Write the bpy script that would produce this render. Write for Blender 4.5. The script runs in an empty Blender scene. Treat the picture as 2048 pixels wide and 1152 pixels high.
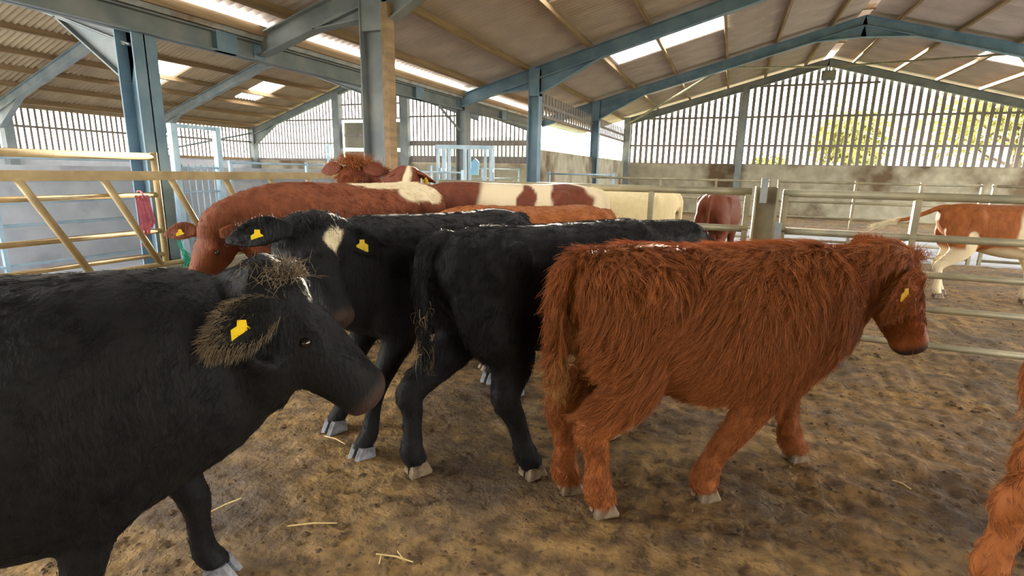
import bpy, math, random
import numpy as np
from mathutils import Matrix, Vector

random.seed(7); RNG = np.random.default_rng(11)
SC = bpy.context.scene
COL = SC.collection

# ------------------------------------------------------------------ camera
FPX, YAW, PITCH, ROLL = 1067.6, math.radians(21.675), math.radians(12.361), math.radians(-1.119)
CAMP = np.array([0, 0, 1.55])
_f = np.array([-math.sin(YAW)*math.cos(PITCH), math.cos(YAW)*math.cos(PITCH), -math.sin(PITCH)])
_r0 = np.array([math.cos(YAW), math.sin(YAW), 0]); _u0 = np.cross(_r0, _f)
_r = _r0*math.cos(ROLL) - _u0*math.sin(ROLL); _u = _u0*math.cos(ROLL) + _r0*math.sin(ROLL)
cd = bpy.data.cameras.new('camera'); cam = bpy.data.objects.new('camera', cd); COL.objects.link(cam)
cd.sensor_width = 36; cd.lens = FPX/2048*36; cd.clip_start = .05; cd.clip_end = 600
cam.matrix_world = Matrix(((_r[0], _u[0], -_f[0], 0), (_r[1], _u[1], -_f[1], 0), (_r[2], _u[2], -_f[2], 1.55), (0, 0, 0, 1)))
SC.camera = cam
def W(r, d):                       # camera-aligned ground frame (metres right, metres away) -> world
    return np.array([r*math.cos(YAW) - d*math.sin(YAW), r*math.sin(YAW) + d*math.cos(YAW)])
def ground(px, py, z=0.0):
    d = _r*(px-1024)/FPX - _u*(py-576)/FPX + _f
    return CAMP + d*(z-1.55)/d[2]

# ------------------------------------------------------------------ world, sun, exposure
wd = bpy.data.worlds.new('hazy_sky'); SC.world = wd; wd.use_nodes = True
nt = wd.node_tree; bg = nt.nodes['Background']
tc = nt.nodes.new('ShaderNodeTexCoord'); sx = nt.nodes.new('ShaderNodeSeparateXYZ'); cr = nt.nodes.new('ShaderNodeValToRGB')
nt.links.new(tc.outputs['Generated'], sx.inputs[0]); nt.links.new(sx.outputs['Z'], cr.inputs[0]); nt.links.new(cr.outputs[0], bg.inputs[0])
cr.color_ramp.elements[0].color = (1.0, .96, .88, 1); cr.color_ramp.elements[1].color = (.80, .90, 1.0, 1)
bg.inputs[1].default_value = 8.0
sd = bpy.data.lights.new('sun', 'SUN'); sun = bpy.data.objects.new('sun', sd); COL.objects.link(sun)
sd.energy = 28; sd.angle = math.radians(2.0); sd.color = (1, .86, .66)
SUN_AZ, SUN_EL = math.radians(19.3), math.radians(5.3)       # degrees left of the barn's long axis, elevation
_sv = Vector((-math.sin(SUN_AZ)*math.cos(SUN_EL), math.cos(SUN_AZ)*math.cos(SUN_EL), math.sin(SUN_EL)))
sun.rotation_euler = _sv.to_track_quat('Z', 'Y').to_euler(); sun.location = (-20, 80, 14)
SC.view_settings.view_transform = 'Standard'; SC.view_settings.look = 'None'
SC.view_settings.gamma = 1; SC.view_settings.use_curve_mapping = False
SC.view_settings.exposure = 0.75

# ------------------------------------------------------------------ helpers
def srgb(r, g, b):
    return tuple(((c/255)/12.92 if c/255 <= .04045 else ((c/255+.055)/1.055)**2.4) for c in (r, g, b)) + (1,)
MATS = {}
def mat(name, c1, c2=None, rough=.7, scale=6, detail=6, bump=0, bscale=None, metal=0, stretch=(1, 1, 1), c3=None, scale3=1.0, t3=(.55, .7), spec=.3, c4=None, scale4=20, t4=(.58, .66)):
    m = bpy.data.materials.new(name); m.use_nodes = True; n = m.node_tree; b = n.nodes['Principled BSDF']
    b.inputs['Roughness'].default_value = rough; b.inputs['Metallic'].default_value = metal
    b.inputs['Specular IOR Level'].default_value = spec
    t = n.nodes.new('ShaderNodeTexCoord'); mp = n.nodes.new('ShaderNodeMapping'); mp.inputs['Scale'].default_value = stretch
    n.links.new(t.outputs['Object'], mp.inputs[0])
    out = None
    if c2:
        no = n.nodes.new('ShaderNodeTexNoise'); no.inputs['Scale'].default_value = scale; no.inputs['Detail'].default_value = detail
        n.links.new(mp.outputs[0], no.inputs[0])
        r = n.nodes.new('ShaderNodeValToRGB'); r.color_ramp.elements[0].position = .35; r.color_ramp.elements[1].position = .68
        r.color_ramp.elements[0].color = c1; r.color_ramp.elements[1].color = c2
        n.links.new(no.outputs[0], r.inputs[0]); out = r.outputs[0]
        for c3, scale3, t3 in [q for q in ((c3, scale3, t3), (c4, scale4, t4)) if q[0]]:
            n3 = n.nodes.new('ShaderNodeTexNoise'); n3.inputs['Scale'].default_value = scale3; n3.inputs['Detail'].default_value = 5
            n.links.new(mp.outputs[0], n3.inputs[0])
            r3 = n.nodes.new('ShaderNodeMapRange'); r3.inputs[1].default_value, r3.inputs[2].default_value = t3
            n.links.new(n3.outputs[0], r3.inputs[0])
            mx = n.nodes.new('ShaderNodeMix'); mx.data_type = 'RGBA'; mx.inputs[7].default_value = c3
            n.links.new(r3.outputs[0], mx.inputs[0]); n.links.new(out, mx.inputs[6]); out = mx.outputs[2]
        n.links.new(out, b.inputs['Base Color'])
    else:
        b.inputs['Base Color'].default_value = c1
    if bump:
        nb = n.nodes.new('ShaderNodeTexNoise'); nb.inputs['Scale'].default_value = bscale or scale*4; nb.inputs['Detail'].default_value = 6
        n.links.new(mp.outputs[0], nb.inputs[0])
        bp = n.nodes.new('ShaderNodeBump'); bp.inputs['Strength'].default_value = bump; bp.inputs['Distance'].default_value = .02
        n.links.new(nb.outputs[0], bp.inputs['Height']); n.links.new(bp.outputs[0], b.inputs['Normal'])
    MATS[name] = m; return m
def emat(name, c, s):
    m = bpy.data.materials.new(name); m.use_nodes = True; n = m.node_tree; n.nodes.remove(n.nodes['Principled BSDF'])
    e = n.nodes.new('ShaderNodeEmission'); e.inputs[0].default_value = c; e.inputs[1].default_value = s
    n.links.new(e.outputs[0], n.nodes['Material Output'].inputs[0]); MATS[name] = m; return m

mat('muck', srgb(100, 80, 55), srgb(166, 133, 83), .8, 9, 12, 1.0, 34, c3=srgb(94, 82, 70), scale3=1.1, t3=(.45, .68), spec=.3, c4=srgb(76, 60, 38), scale4=17, t4=(.55, .74))
mat('clod', srgb(62, 48, 32), srgb(112, 88, 58), .85, 20, 4)
mat('concrete', srgb(150, 144, 126), srgb(172, 165, 144), .85, 3, 8, .25, c3=srgb(96, 80, 60), scale3=.8, t3=(.5, .66))
mat('concrete_pale', srgb(178, 181, 188), srgb(194, 197, 202), .85, 3, 8, .2, c3=srgb(150, 146, 152), scale3=1.4, t3=(.58, .74))  # slight cool tint in the colour imitates bluish daylight on the passage side
mat('steel_blue', srgb(98, 124, 142), srgb(122, 146, 160), .55, 3, 5, .05, metal=.0)
mat('steel_grey', srgb(112, 120, 124), srgb(138, 142, 140), .6, 2.5, 6, .05)
mat('galv', srgb(128, 124, 104), srgb(160, 152, 122), .5, 5, 6, .08, metal=.25, spec=.5)
mat('galv_ochre', srgb(156, 136, 98), srgb(190, 168, 124), .7, 4, 6, .08, metal=.0, spec=.4)
mat('galv_blue', srgb(156, 184, 204), srgb(186, 208, 220), .5, 4, 6, .05, metal=.2, spec=.5)
mat('gutter', srgb(150, 156, 160), srgb(184, 184, 178), .6, 6, 6, c3=srgb(140, 112, 92), scale3=2)
mat('board', srgb(112, 106, 104), srgb(142, 134, 126), .85, 3, 6, .2, stretch=(6, 6, .6))
mat('timber', srgb(126, 104, 78), srgb(156, 130, 96), .8, 2, 6, .15, stretch=(6, .5, 6))
mat('sheet', srgb(168, 154, 144), srgb(190, 176, 166), .85, 1.2, 7, .1)
mat('sheet_warm', srgb(144, 124, 98), srgb(166, 144, 114), .85, 1.2, 7, .1)
mat('door_panel', srgb(112, 110, 96), srgb(132, 128, 112), .7, 1.5, 4)
mat('straw', srgb(196, 170, 112), srgb(220, 198, 140), .7, 30, 2)
mat('twine', srgb(52, 170, 140), srgb(90, 200, 168), .7, 40, 2)
mat('red_strip', srgb(196, 120, 132), srgb(214, 140, 148), .6, 20, 2)
mat('tag', srgb(226, 186, 20), srgb(240, 204, 40), .45, 20, 2)
mat('hoof', srgb(84, 70, 54), srgb(138, 120, 98), .5, 18, 4, .2)
mat('hoof_grey', srgb(88, 88, 92), srgb(140, 142, 148), .4, 18, 4, .2)
mat('eye', srgb(18, 12, 8), None, .08, spec=.8)
mat('hill', srgb(86, 98, 66), srgb(112, 120, 84), .9, .15, 6)
mat('grass', srgb(82, 92, 56), srgb(108, 114, 72), .9, .6, 6)
mat('leaf', srgb(136, 138, 64), srgb(176, 164, 96), .7, 1.2, 4)
mat('bark', srgb(90, 76, 60), srgb(120, 100, 80), .9, 6, 6)
mat('lamp_body', srgb(120, 122, 106), srgb(140, 140, 124), .5, 4, 3)
mat('blue_plastic', srgb(120, 170, 200), srgb(140, 190, 215), .5, 4, 3)
emat('rooflight', (1, .97, .90, 1), 7.0)
emat('rooflight_strip', (1, .97, .90, 1), 7.0)

def mesh(name, v, f, m, smooth=False):
    me = bpy.data.meshes.new(name); me.from_pydata([tuple(map(float, p)) for p in v], [], [tuple(q) for q in f]); me.update()
    if m: me.materials.append(MATS[m])
    if smooth: me.polygons.foreach_set('use_smooth', [True]*len(me.polygons))
    return me
def ob(name, data, parent=None, loc=(0, 0, 0), rot=None, scale=None):
    o = bpy.data.objects.new(name, data); COL.objects.link(o); o.location = loc
    if rot is not None: o.rotation_euler = rot
    if scale is not None: o.scale = scale
    if parent is not None: o.parent = parent
    return o
def tag(o, label, cat=None, group=None, kind=None):
    o['label'] = label
    if cat: o['category'] = cat
    if group: o['group'] = group
    if kind: o['kind'] = kind
    return o
class MB:
    def __init__(s): s.v = []; s.f = []
    def add(s, v, f):
        k = len(s.v); s.v += [tuple(p) for p in v]; s.f += [tuple(i+k for i in q) for q in f]; return s
    def box(s, x0, x1, y0, y1, z0, z1):
        return s.add([(x, y, z) for x in (x0, x1) for y in (y0, y1) for z in (z0, z1)],
                     [(0, 1, 3, 2), (4, 6, 7, 5), (0, 4, 5, 1), (2, 3, 7, 6), (0, 2, 6, 4), (1, 5, 7, 3)])
    def bar(s, p, q, w, h, up=(0, 0, 1)):
        p, q, up = (np.array(a, float) for a in (p, q, up)); t = q-p; t /= np.linalg.norm(t)
        sd_ = np.cross(t, up); sd_ /= np.linalg.norm(sd_); u = np.cross(sd_, t); V = []
        for e in (p, q):
            for a, b in ((-1, -1), (1, -1), (1, 1), (-1, 1)): V.append(e + sd_*a*w/2 + u*b*h/2)
        return s.add(V, [(3, 2, 1, 0), (4, 5, 6, 7), (0, 1, 5, 4), (1, 2, 6, 5), (2, 3, 7, 6), (3, 0, 4, 7)])
    def tube(s, pts, r, n=10):
        pts = [np.array(p, float) for p in pts]; V = []; F = []; rr = r if hasattr(r, '__len__') else [r]*len(pts)
        ref = np.array([0, 0, 1.]) if abs((pts[-1]-pts[0])[2]) < .8*np.linalg.norm(pts[-1]-pts[0]) else np.array([1., 0, 0])
        for i, p in enumerate(pts):
            t = pts[min(i+1, len(pts)-1)] - pts[max(i-1, 0)]; t = t/np.linalg.norm(t)
            a = np.cross(t, ref); a /= np.linalg.norm(a); b = np.cross(a, t)
            V += [p + rr[i]*(a*math.cos(k*2*math.pi/n)+b*math.sin(k*2*math.pi/n)) for k in range(n)]
        for i in range(len(pts)-1):
            F += [(i*n+k, i*n+(k+1) % n, (i+1)*n+(k+1) % n, (i+1)*n+k) for k in range(n)]
        F += [tuple(reversed(range(n))), tuple(range((len(pts)-1)*n, len(pts)*n))]
        return s.add(V, F)
    def prism(s, poly, axis, a0, a1):       # poly in the two other axes, extruded along axis
        n = len(poly); V = []
        for a in (a0, a1):
            for p in poly:
                q = list(p); q.insert(axis, a); V.append(q)
        F = [tuple(range(n)), tuple(reversed(range(n, 2*n)))] + [(i, n+i, n+(i+1) % n, (i+1) % n) for i in range(n)]
        return s.add(V, F)
    def out(s, name, m, parent=None, smooth=False, loc=(0, 0, 0)):
        return ob(name, mesh(name, s.v, s.f, m, smooth), parent, loc)
UNIT = {}
def unit(m):
    if m not in UNIT: UNIT[m] = mesh('board', MB().box(-.5, .5, -.5, .5, 0, 1).v, MB().box(-.5, .5, -.5, .5, 0, 1).f, m)
    return UNIT[m]
def noise3(P, seed, freq, octs=3):
    r = np.random.default_rng(seed); out = np.zeros(len(P)); a = 1.0; tot = 0
    for o in range(octs):
        for k in range(4):
            d = r.normal(size=3); d /= np.linalg.norm(d)
            out += a*np.sin(P@d*freq*(.7+.6*r.random()) + r.random()*6.28)*.5
        tot += a; a *= .55; freq *= 2.1
    return out/tot/1.2

# ------------------------------------------------------------------ barn dimensions (metres; camera stands at x=0, y=0)
XC, XV, XA = -4.37, -6.36, 3.0           # column row, valley, ridge of the main span
YB, BAY = 6.14, 6.08
YP = [YB+i*BAY for i in range(4)]        # frames B C D and the end gable
YE = YP[3]; XCR = 2*XA-XC; XVR = 2*XA-XV
SR = .275
def zr(x): return 6.02 - SR*abs(x-XA)    # main roof underside
XL, XLA = -19.5, -12.95; YG = 18.3
def zl(x): return 5.35 - .325*abs(x-XLA)  # side roof underside

# ------------------------------------------------------------------ ground and floor
def floor_mesh(xs, ys, amp, seed, m):
    X, Y = np.meshgrid(xs, ys); P = np.stack([X.ravel(), Y.ravel(), np.zeros(X.size)], 1)
    z = amp*(noise3(P, seed, 2.0, 3) + .9*noise3(P, seed+1, 13, 4) + .8*noise3(P, seed+2, 47, 3))
    P[:, 2] = z - amp*1.0; nx = len(xs); ny = len(ys)
    F = [(j*nx+i, j*nx+i+1, (j+1)*nx+i+1, (j+1)*nx+i) for j in range(ny-1) for i in range(nx-1)]
    return mesh('floor', P, F, m, True)
def grade(a, b, c, d, s0, s1):
    l = list(np.arange(b, a, -s1))[::-1][:-1] if a < b else []
    return np.array(l + list(np.arange(b, c, s0)) + list(np.arange(c, d, s1)))
fl = ob('floor', floor_mesh(grade(-5.9, -2.6, 2.6, 13, .028, .16), grade(-7, .8, 4.6, 24.4, .028, .16), .015, 3, 'muck'))
tag(fl, 'brown trodden muck floor of the cattle pens', 'floor', kind='structure')
fp = MB().box(-19.7, -5.9, -4, 18.4, -.3, -.02).out('floor', 'concrete_pale'); tag(fp, 'grey concrete floor of the feed passage beside the blue hurdles', 'floor', kind='structure')
pg = MB().box(-1.5, 13, 12.3, 18.2, -.2, .012).out('floor', 'concrete_pale'); tag(pg, 'pale concrete floor beyond the second gate line', 'floor', kind='structure')
g = MB().box(-160, 160, -60, 240, -.6, -.32).out('ground', 'grass'); tag(g, 'green grass field around the barn', 'field', kind='structure')
hv = []; hf = []; N = 40
for j in range(9):
    for i in range(N+1):
        a = i/N; x = -150+a*165; y = 62+j*9+10*math.sin(a*5)
        h = 9.5*math.exp(-((a-.52)/.30)**2)*math.sin(math.pi*min(1, j/5.0)/2) + 1.0*math.sin(a*23+j) * (j > 0)
        hv.append((x, y, h*(.35+.65*min(1, j/6)) - .4))
for j in range(8):
    for i in range(N): hf.append((j*(N+1)+i, j*(N+1)+i+1, (j+1)*(N+1)+i+1, (j+1)*(N+1)+i))
tag(ob('hill', mesh('hill', hv, hf, 'hill', True)), 'low green hill seen through the side gable boards', 'hill', kind='structure')

cl = MB(); oct_f = [(0, 2, 4), (2, 1, 4), (1, 3, 4), (3, 0, 4), (2, 0, 5), (1, 2, 5), (3, 1, 5), (0, 3, 5)]
for i in range(5000):
    d = .9 + 7*random.random()**1.7; r = (random.random()*2-1)*(d*1.02+.2); p = W(r, d)
    if p[0] < -5.7: continue
    s = random.choice([.005, .007, .010, .016])*(.6+.8*random.random())
    a = random.random()*3.14; ca, sa = math.cos(a), math.sin(a)
    V = [(1, 0, 0), (-1, 0, 0), (0, 1, 0), (0, -1, 0), (0, 0, .5), (0, 0, -.5)]
    V = [(x*s*(.7+.8*random.random()), y*s*(.7+.8*random.random()), z*s*(.5+random.random())) for x, y, z in V]
    cl.add([(p[0]+x*ca-y*sa, p[1]+x*sa+y*ca, z-.004) for x, y, z in V], oct_f)
co_ = cl.out('muck_clods', 'clod', fl); co_['kind'] = 'stuff'

def straw(px0, px1, label, bits=()):
    a = ground(*px0, .012); b = ground(*px1, .014); mid = (a+b)/2+np.array([.004, .004, .006])
    m = MB().tube([a-mid*[1, 1, 0], [0, 0, mid[2]], b-mid*[1, 1, 0]], [.003, .0035, .0025], 6)
    for c0, c1 in bits:
        m.tube([ground(*c0, .014)-mid*[1, 1, 0], ground(*c1, .02)-mid*[1, 1, 0]], .0025, 6)
    tag(m.out('straw', 'straw', loc=(mid[0], mid[1], 0)), label, 'straw', 'loose straws on the floor')
straw((752, 1108), (826, 1124), 'forked pale straw on the bare muck near the shaggy calf', [((762, 1112), (758, 1128)), ((795, 1103), (806, 1117))])
straw((412, 1028), (482, 996), 'long thin straw lying beside the black foreleg', ())
straw((575, 1052), (674, 1046), 'pale straight straw on damp grey muck', ())
straw((1785, 960), (1822, 978), 'short yellow straw on open muck ahead of the shaggy calf', ())
straw((650, 872), (690, 888), 'small straw between the black front hooves', ())

# ------------------------------------------------------------------ walls
def boards(parent, along, fixed, a0, a1, pitch, w, zb, zt, m, t=.022):
    a = a0
    while a <= a1:
        z0, z1 = zb(a) if callable(zb) else zb, zt(a) if callable(zt) else zt
        if z1-z0 > .04:
            if along == 'x': o = ob('board', unit(m), parent, (a, fixed, z0), None, (w, t, z1-z0))
            else: o = ob('board', unit(m), parent, (fixed, a, z0), None, (t, w, z1-z0))
        a += pitch
# end gable of the main span
wb = MB().box(XC-.2, 13, YE, YE+.2, 0, 2.02).out('wall_back', 'concrete'); tag(wb, 'stained concrete base wall under the far slatted gable', 'wall', kind='structure')
boards(wb, 'x', YE-.03, XC+.12, XVR, .24, .122, 1.99, lambda x: zr(x)-.33, 'board')
for z, x0, x1 in ((2.73, XC, 12.5), (3.84, XC+.3, 10.2), (5.0, .35, 4.75)): MB().box(x0, x1, YE-.10, YE-.05, z-.04, z+.04).out('rail', 'board', wb)
for x in (.22,): MB().box(x-.12, x+.12, YE-.30, YE-.11, 0, zr(x)-.3).out('gable_post', 'steel_grey', wb)
MB().box(XC-.14, XC+.14, YE-.30, YE-.06, 0, zr(XC)-.1).out('gable_post', 'steel_grey', wb)
# side wall on the column row beyond the middle frame
ws = MB().box(XC-.22, XC-.06, YP[1]+.15, YE, 0, 2.07).out('wall_side', 'concrete'); tag(ws, 'plain concrete wall under the bright open bay', 'wall', kind='structure')
boards(ws, 'y', XC-.12, YP[1]+.4, YE-.2, .26, .12, 2.86, 3.42, 'board')
MB().box(XC-.16, XC-.10, YP[1], YE, 2.86, 2.93).out('rail', 'board', ws)
MB().box(XC-.16, XC-.10, YP[1], YE, 3.12, 3.2).out('rail', 'board', ws)
# slatted end of the side span
wg = MB().box(XL, XV+.3, YG, YG+.2, -.05, 1.84).out('wall_gable', 'concrete'); tag(wg, 'concrete base wall under the fine slatted gable of the side span', 'wall', kind='structure')
boards(wg, 'x', YG-.03, XL+.1, -15.0, .16, .055, 1.86, lambda x: zl(x)-.3, 'board')
boards(wg, 'x', YG-.03, -14.75, -11.85, .16, .055, 3.42, lambda x: zl(x)-.3, 'board')
boards(wg, 'x', YG-.03, -11.6, XV-.05, .16, .055, 1.86, lambda x: zl(x)-.25, 'board')
for x0, x1, z, h in ((XL, -15, 2.52, .03), (-18.6, -15, 3.44, .03), (-14.7, -11.8, 4.0, .03), (-14.7, -11.8, 3.45, .03), (-11.6, XV, 2.52, .09), (-11.6, XV, 3.49, .03), (XL, XV, 1.86, .05), (-11.6, XV, 1.98, .07)):
    MB().box(x0, x1, YG-.10, YG-.05, z-h, z+h).out('rail', 'board', wg)
for x in (-14.88, -11.7): MB().box(x-.17, x+.17, YG-.30, YG-.11, 0, zl(x)-.28).out('gable_post', 'steel_grey', wg)
MB().box(-15.5, -15.36, YG-.2, YG-.11, 0, 2.5).out('gable_post', 'galv_blue', wg)
MB().box(XL-.1, XL+.2, YG-.32, YG-.05, 0, 3.2).out('gable_post', 'steel_grey', wg)
dr = MB().box(-14.7, -11.87, YG-.02, YG+.04, 2.34, 3.32).out('door_1', 'door_panel'); tag(dr, 'olive sheeted door panels between two gable posts with bright slots', 'door', kind='structure')
MB().box(-14.7, -11.87, YG-.02, YG+.04, 0, 2.2).out('door_panel', 'door_panel', dr); MB().box(-14.7, -11.87, YG-.05, YG-.02, 2.78, 2.88).out('door_rail', 'board', dr)
# long eave wall of the side span
wl = MB().box(XL-.2, XL, -3, YG, -.05, 1.9).out('wall_left', 'concrete_pale'); tag(wl, 'low concrete wall under the slatted left eave', 'wall', kind='structure')
boards(wl, 'y', XL-.03, 5.2, YG-.1, .166, .058, 1.88, 3.13, 'board')
MB().box(XL+.0, XL+.05, 3, YG, 2.53, 2.60).out('rail', 'board', wl)
MB().box(XL-.05, XL+.04, 0, YG, 3.08, 3.42).out('eave_board', 'sheet_warm', wl)
for y in (4.5, 9.35, 13.85): MB().box(XL+.02, XL+.26, y-.12, y+.12, 0, 3.3).out('eave_post', 'steel_grey', wl)
tr = MB().box(XL+.05, XL+.08, 13.6, 18, 1.80, 1.9).out('trim_1', 'timber'); tag(tr, 'orange brown timber strip along the foot of the left slats', 'trim', kind='structure')
tr = MB()
tr.tube([(XL+.1, 13.9, 2.05), (XL+.1, 18.1, 2.95)], .035, 8); tr = tr.out('trim_2', 'steel_grey'); tag(tr, 'thin diagonal wind brace across the left slats', 'brace', kind='structure')
# dividing wall behind the blue hurdles
wdv = MB().box(-9.5, -9.3, 1.0, 11.4, -.05, 1.5).out('wall_divider', 'concrete_pale'); tag(wdv, 'grey concrete dividing wall with cool light tinted in, behind the blue hurdles', 'wall', kind='structure')
kb = MB().box(-6.55, -5.95, -1, 9.5, -.2, .34).out('kerb', 'concrete'); tag(kb, 'concrete kerb under the diagonal feed barrier', 'kerb', kind='structure')

wr = MB().box(XV, 13, -10.2, -10.0, -.1, 2.4).out('wall_front_added', 'concrete'); tag(wr, 'added unseen end wall behind the camera, cutting light from the rear', 'wall', kind='structure')  # unseen wall, added to darken the light coming from behind the camera
MB().prism([(XV, 2.4), (13, 2.4), (12.4, zr(12.4)), (XA, zr(XA)), (XV, zr(XV))], 1, -10.15, -10.05).out('cladding_added', 'sheet_warm', wr)  # upper half of the added light-blocking wall
# ------------------------------------------------------------------ roofs
def corrugated(name, x0, x1, w, zf, m, waves=8, amp=.024, th=.012):
    n = waves*6; V = []; F = []
    for k, x in enumerate((x0, x1)):
        for i in range(n+1):
            z = zf(x) + amp*math.cos(i/6*2*math.pi) + amp
            V += [(x, w*i/n, z), (x, w*i/n, z+th)]
    S = 2*(n+1)
    for i in range(n):
        a = 2*i; F += [(a, a+2, S+a+2, S+a), (a+1, S+a+1, S+a+3, a+3), (a, a+1, a+3, a+2), (S+a, S+a+2, S+a+3, S+a+1)]
    F += [(0, S, S+1, 1), (2*n, 2*n+1, S+2*n+1, S+2*n)]
    return mesh(name, V, F, m, False)
cm = bpy.data.objects.new('ceiling', None); COL.objects.link(cm); tag(cm, 'corrugated roof of the main cattle span', 'roof', kind='structure')
CW = 1.15; cols = [13.88+CW*k for k in range(-21, 10)]
crs = [(-6.2, -3.05), (-3.05, -.45), (-.45, 2.88), (3.12, 6.35), (6.35, 9.0), (9.0, 12.4)]
nw = 1
for ci, (a, b) in enumerate(crs):
    me = corrugated('roof_sheet', a, b, CW, zr, 'sheet'); pn = corrugated('rooflight', a, b, CW, zr, 'rooflight')
    for k, y in enumerate(cols):
        kk = k-21
        if ci in (1, 4) and kk in (-10, -5, 0, 5):
            nw += 1; o = ob('window_%d' % nw + ('_offscreen' if kk < 0 or (ci, kk) == (4, 0) else ''), pn, None, (0, y, 0)); tag(o, 'bright translucent rooflight sheet in the %s slope, %s bay' % (('valley-side', 'far-side')[ci == 4], {5: 'end', 0: 'middle', -5: 'first', -10: 'overhead'}[kk]), 'rooflight', kind='structure')
        else: ob('roof_sheet', me, cm, (0, y, 0))
for i, (y0, y1) in enumerate(((-5, .1), (.2, 6.0), (6.3, 12.05), (12.4, 18.15), (18.5, 24.3))):
    nw += 1
    v = [(-6.42, y0, zr(-6.42)-.06), (-6.14, y0, zr(-6.14)-.06), (-6.14, y1, zr(-6.14)-.06), (-6.42, y1, zr(-6.42)-.06)]
    s_ = MB().add(v+[(x, y, z+.02) for x, y, z in v], [(0, 3, 2, 1), (4, 5, 6, 7), (0, 1, 5, 4), (1, 2, 6, 5), (2, 3, 7, 6), (3, 0, 4, 7)]).out('window_%d' % nw + ('_offscreen' if i == 0 else ''), 'rooflight_strip')
    tag(s_, 'long narrow white rooflight strip above the valley gutter, %s bay' % ('rear', 'first', 'second', 'third', 'last')[i], 'rooflight', kind='structure')
for x in (-5.75, -4.6, -3.15, -1.89, -.47, .85, 2.2, 3.8, 5.15, 6.45, 7.75, 9.05, 10.4, 11.7):
    MB().bar((x, -10.2, zr(x)-.065), (x, YE, zr(x)-.065), .065, .13, (SR*(1 if x > XA else -1), 0, 1)).out('purlin', 'timber', cm)
MB().prism([(XA-.35, 6.12), (XA, 6.22), (XA+.35, 6.12), (XA+.35, 6.10), (XA, 6.20), (XA-.35, 6.10)], 1, -6, YE).out('ridge_cap', 'sheet', cm)
for y in range(-4, 24, 2): MB().box(XA-.16, XA+.16, y, y+.08, 5.98, 6.1).out('ridge_bracket', 'timber', cm)
c2 = bpy.data.objects.new('ceiling', None); COL.objects.link(c2); tag(c2, 'corrugated roof of the low side span over the feed passage', 'roof', kind='structure')
CW2 = .95; cols2 = [11.5+CW2*k for k in range(-11, 8)]
for ci, (a, b) in enumerate([(-19.75, -17.15), (-17.15, -15.5), (-15.5, -12.95), (-12.95, -9.7), (-9.7, -6.5)]):
    me = corrugated('roof_sheet', a, b, CW2, zl, 'sheet_warm', 7, .022); pn = corrugated('rooflight', a, b, CW2, zl, 'rooflight', 7, .022)
    for k, y in enumerate(cols2):
        if ci == 1 and k-11 in (0, 4):
            nw += 1; o = ob('window_%d' % nw, pn, None, (0, y, 0)); tag(o, 'square warm rooflight pair in the side span, %s bay' % ('middle', 'end')[k-11 == 4], 'rooflight', kind='structure')
        elif y < YG+.1: ob('roof_sheet', me, c2, (0, y, 0))
for x in (-19.2, -18.2, -17.3, -16.41, -15.35, -14.3, -13.3, -12.5, -11.4, -10.3, -9.2, -8.1, -7.0):
    MB().bar((x, 1, zl(x)-.07), (x, YG, zl(x)-.07), .06, .15, (.325*(1 if x > XLA else -1), 0, 1)).out('purlin', 'timber', c2)

# ------------------------------------------------------------------ steel frames
def ibeam(mb, p, q, dep, wid, dep2=None):
    p, q = np.array(p, float), np.array(q, float); dep2 = dep2 or dep
    t = (q-p)/np.linalg.norm(q-p); up = np.array([-t[2], 0, t[0]]); up = up if up[2] > 0 or abs(t[2]) > .95 else -up
    y = p[1]; tf = .018
    for s0, s1 in ((0, tf), (None, None)):
        pass
    P = [p, q, q-up*dep2, p-up*dep]
    mb.prism([(a[0], a[2]) for a in P], 1, y-.008, y+.008)
    for A, B_ in ((p, q), (p-up*dep, q-up*dep2)):
        t2 = (B_-A)/np.linalg.norm(B_-A); n2 = np.array([-t2[2], 0, t2[0]])*tf/2
        mb.prism([((A-n2)[0], (A-n2)[2]), ((B_-n2)[0], (B_-n2)[2]), ((B_+n2)[0], (B_+n2)[2]), ((A+n2)[0], (A+n2)[2])], 1, y-wid/2, y+wid/2)
def column(x, y, z1, dx, dy, m, parent, name='column'):
    b = MB(); t = .018
    b.box(x-dx/2, x-dx/2+t, y-dy/2, y+dy/2, -.1, z1); b.box(x+dx/2-t, x+dx/2, y-dy/2, y+dy/2, -.1, z1); b.box(x-dx/2, x+dx/2, y-.008, y+.008, -.1, z1)
    return b.out(name, m, parent)
def frame_main(y, m, label):
    f_ = bpy.data.objects.new('portal_frame', None); COL.objects.link(f_); tag(f_, label, 'steel frame', 'portal frames of the main span', 'structure')
    for s in (-1, 1):
        X = lambda x: x if s < 0 else 2*XA-x
        zt = lambda x: zr(x)-.135
        b = MB(); ibeam(b, (X(XV+.02), y, zt(XV+.02)), (X(XA), y, zt(XA)), .26, .17); b.out('rafter', m, f_)
        b = MB(); ibeam(b, (X(XC), y, zt(XC)-.25), (X(XC+1.5), y, zt(XC+1.5)-.25), .34, .17, .02); b.out('haunch', m, f_)
        b = MB(); ibeam(b, (X(XC), y, zt(XC)-.25), (X(XC-.95), y, zt(XC-.95)-.25), .20, .17, .02); b.out('haunch', m, f_)
        b = MB(); ibeam(b, (X(XA), y, zt(XA)-.25), (X(XA-1.2), y, zt(XA-1.2)-.25), .30, .17, .02); b.out('haunch', m, f_)
        column(X(XC), y, zt(XC)-.05, .34 if y < 7 else .26, .24, m, f_)
        MB().box(X(XC)-(.17 if y < 7 else .13), X(XC)+(.17 if y < 7 else .13), y-.10, y+.10, zt(XC)-.62, zt(XC)-.012).out('stiffener', m, f_)
        MB().box(X(XV)-.02, X(XV)+.02, y-.1, y+.1, zt(XV)-.32, zt(XV)).out('end_plate', 'steel_blue', f_)
    return f_
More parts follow.
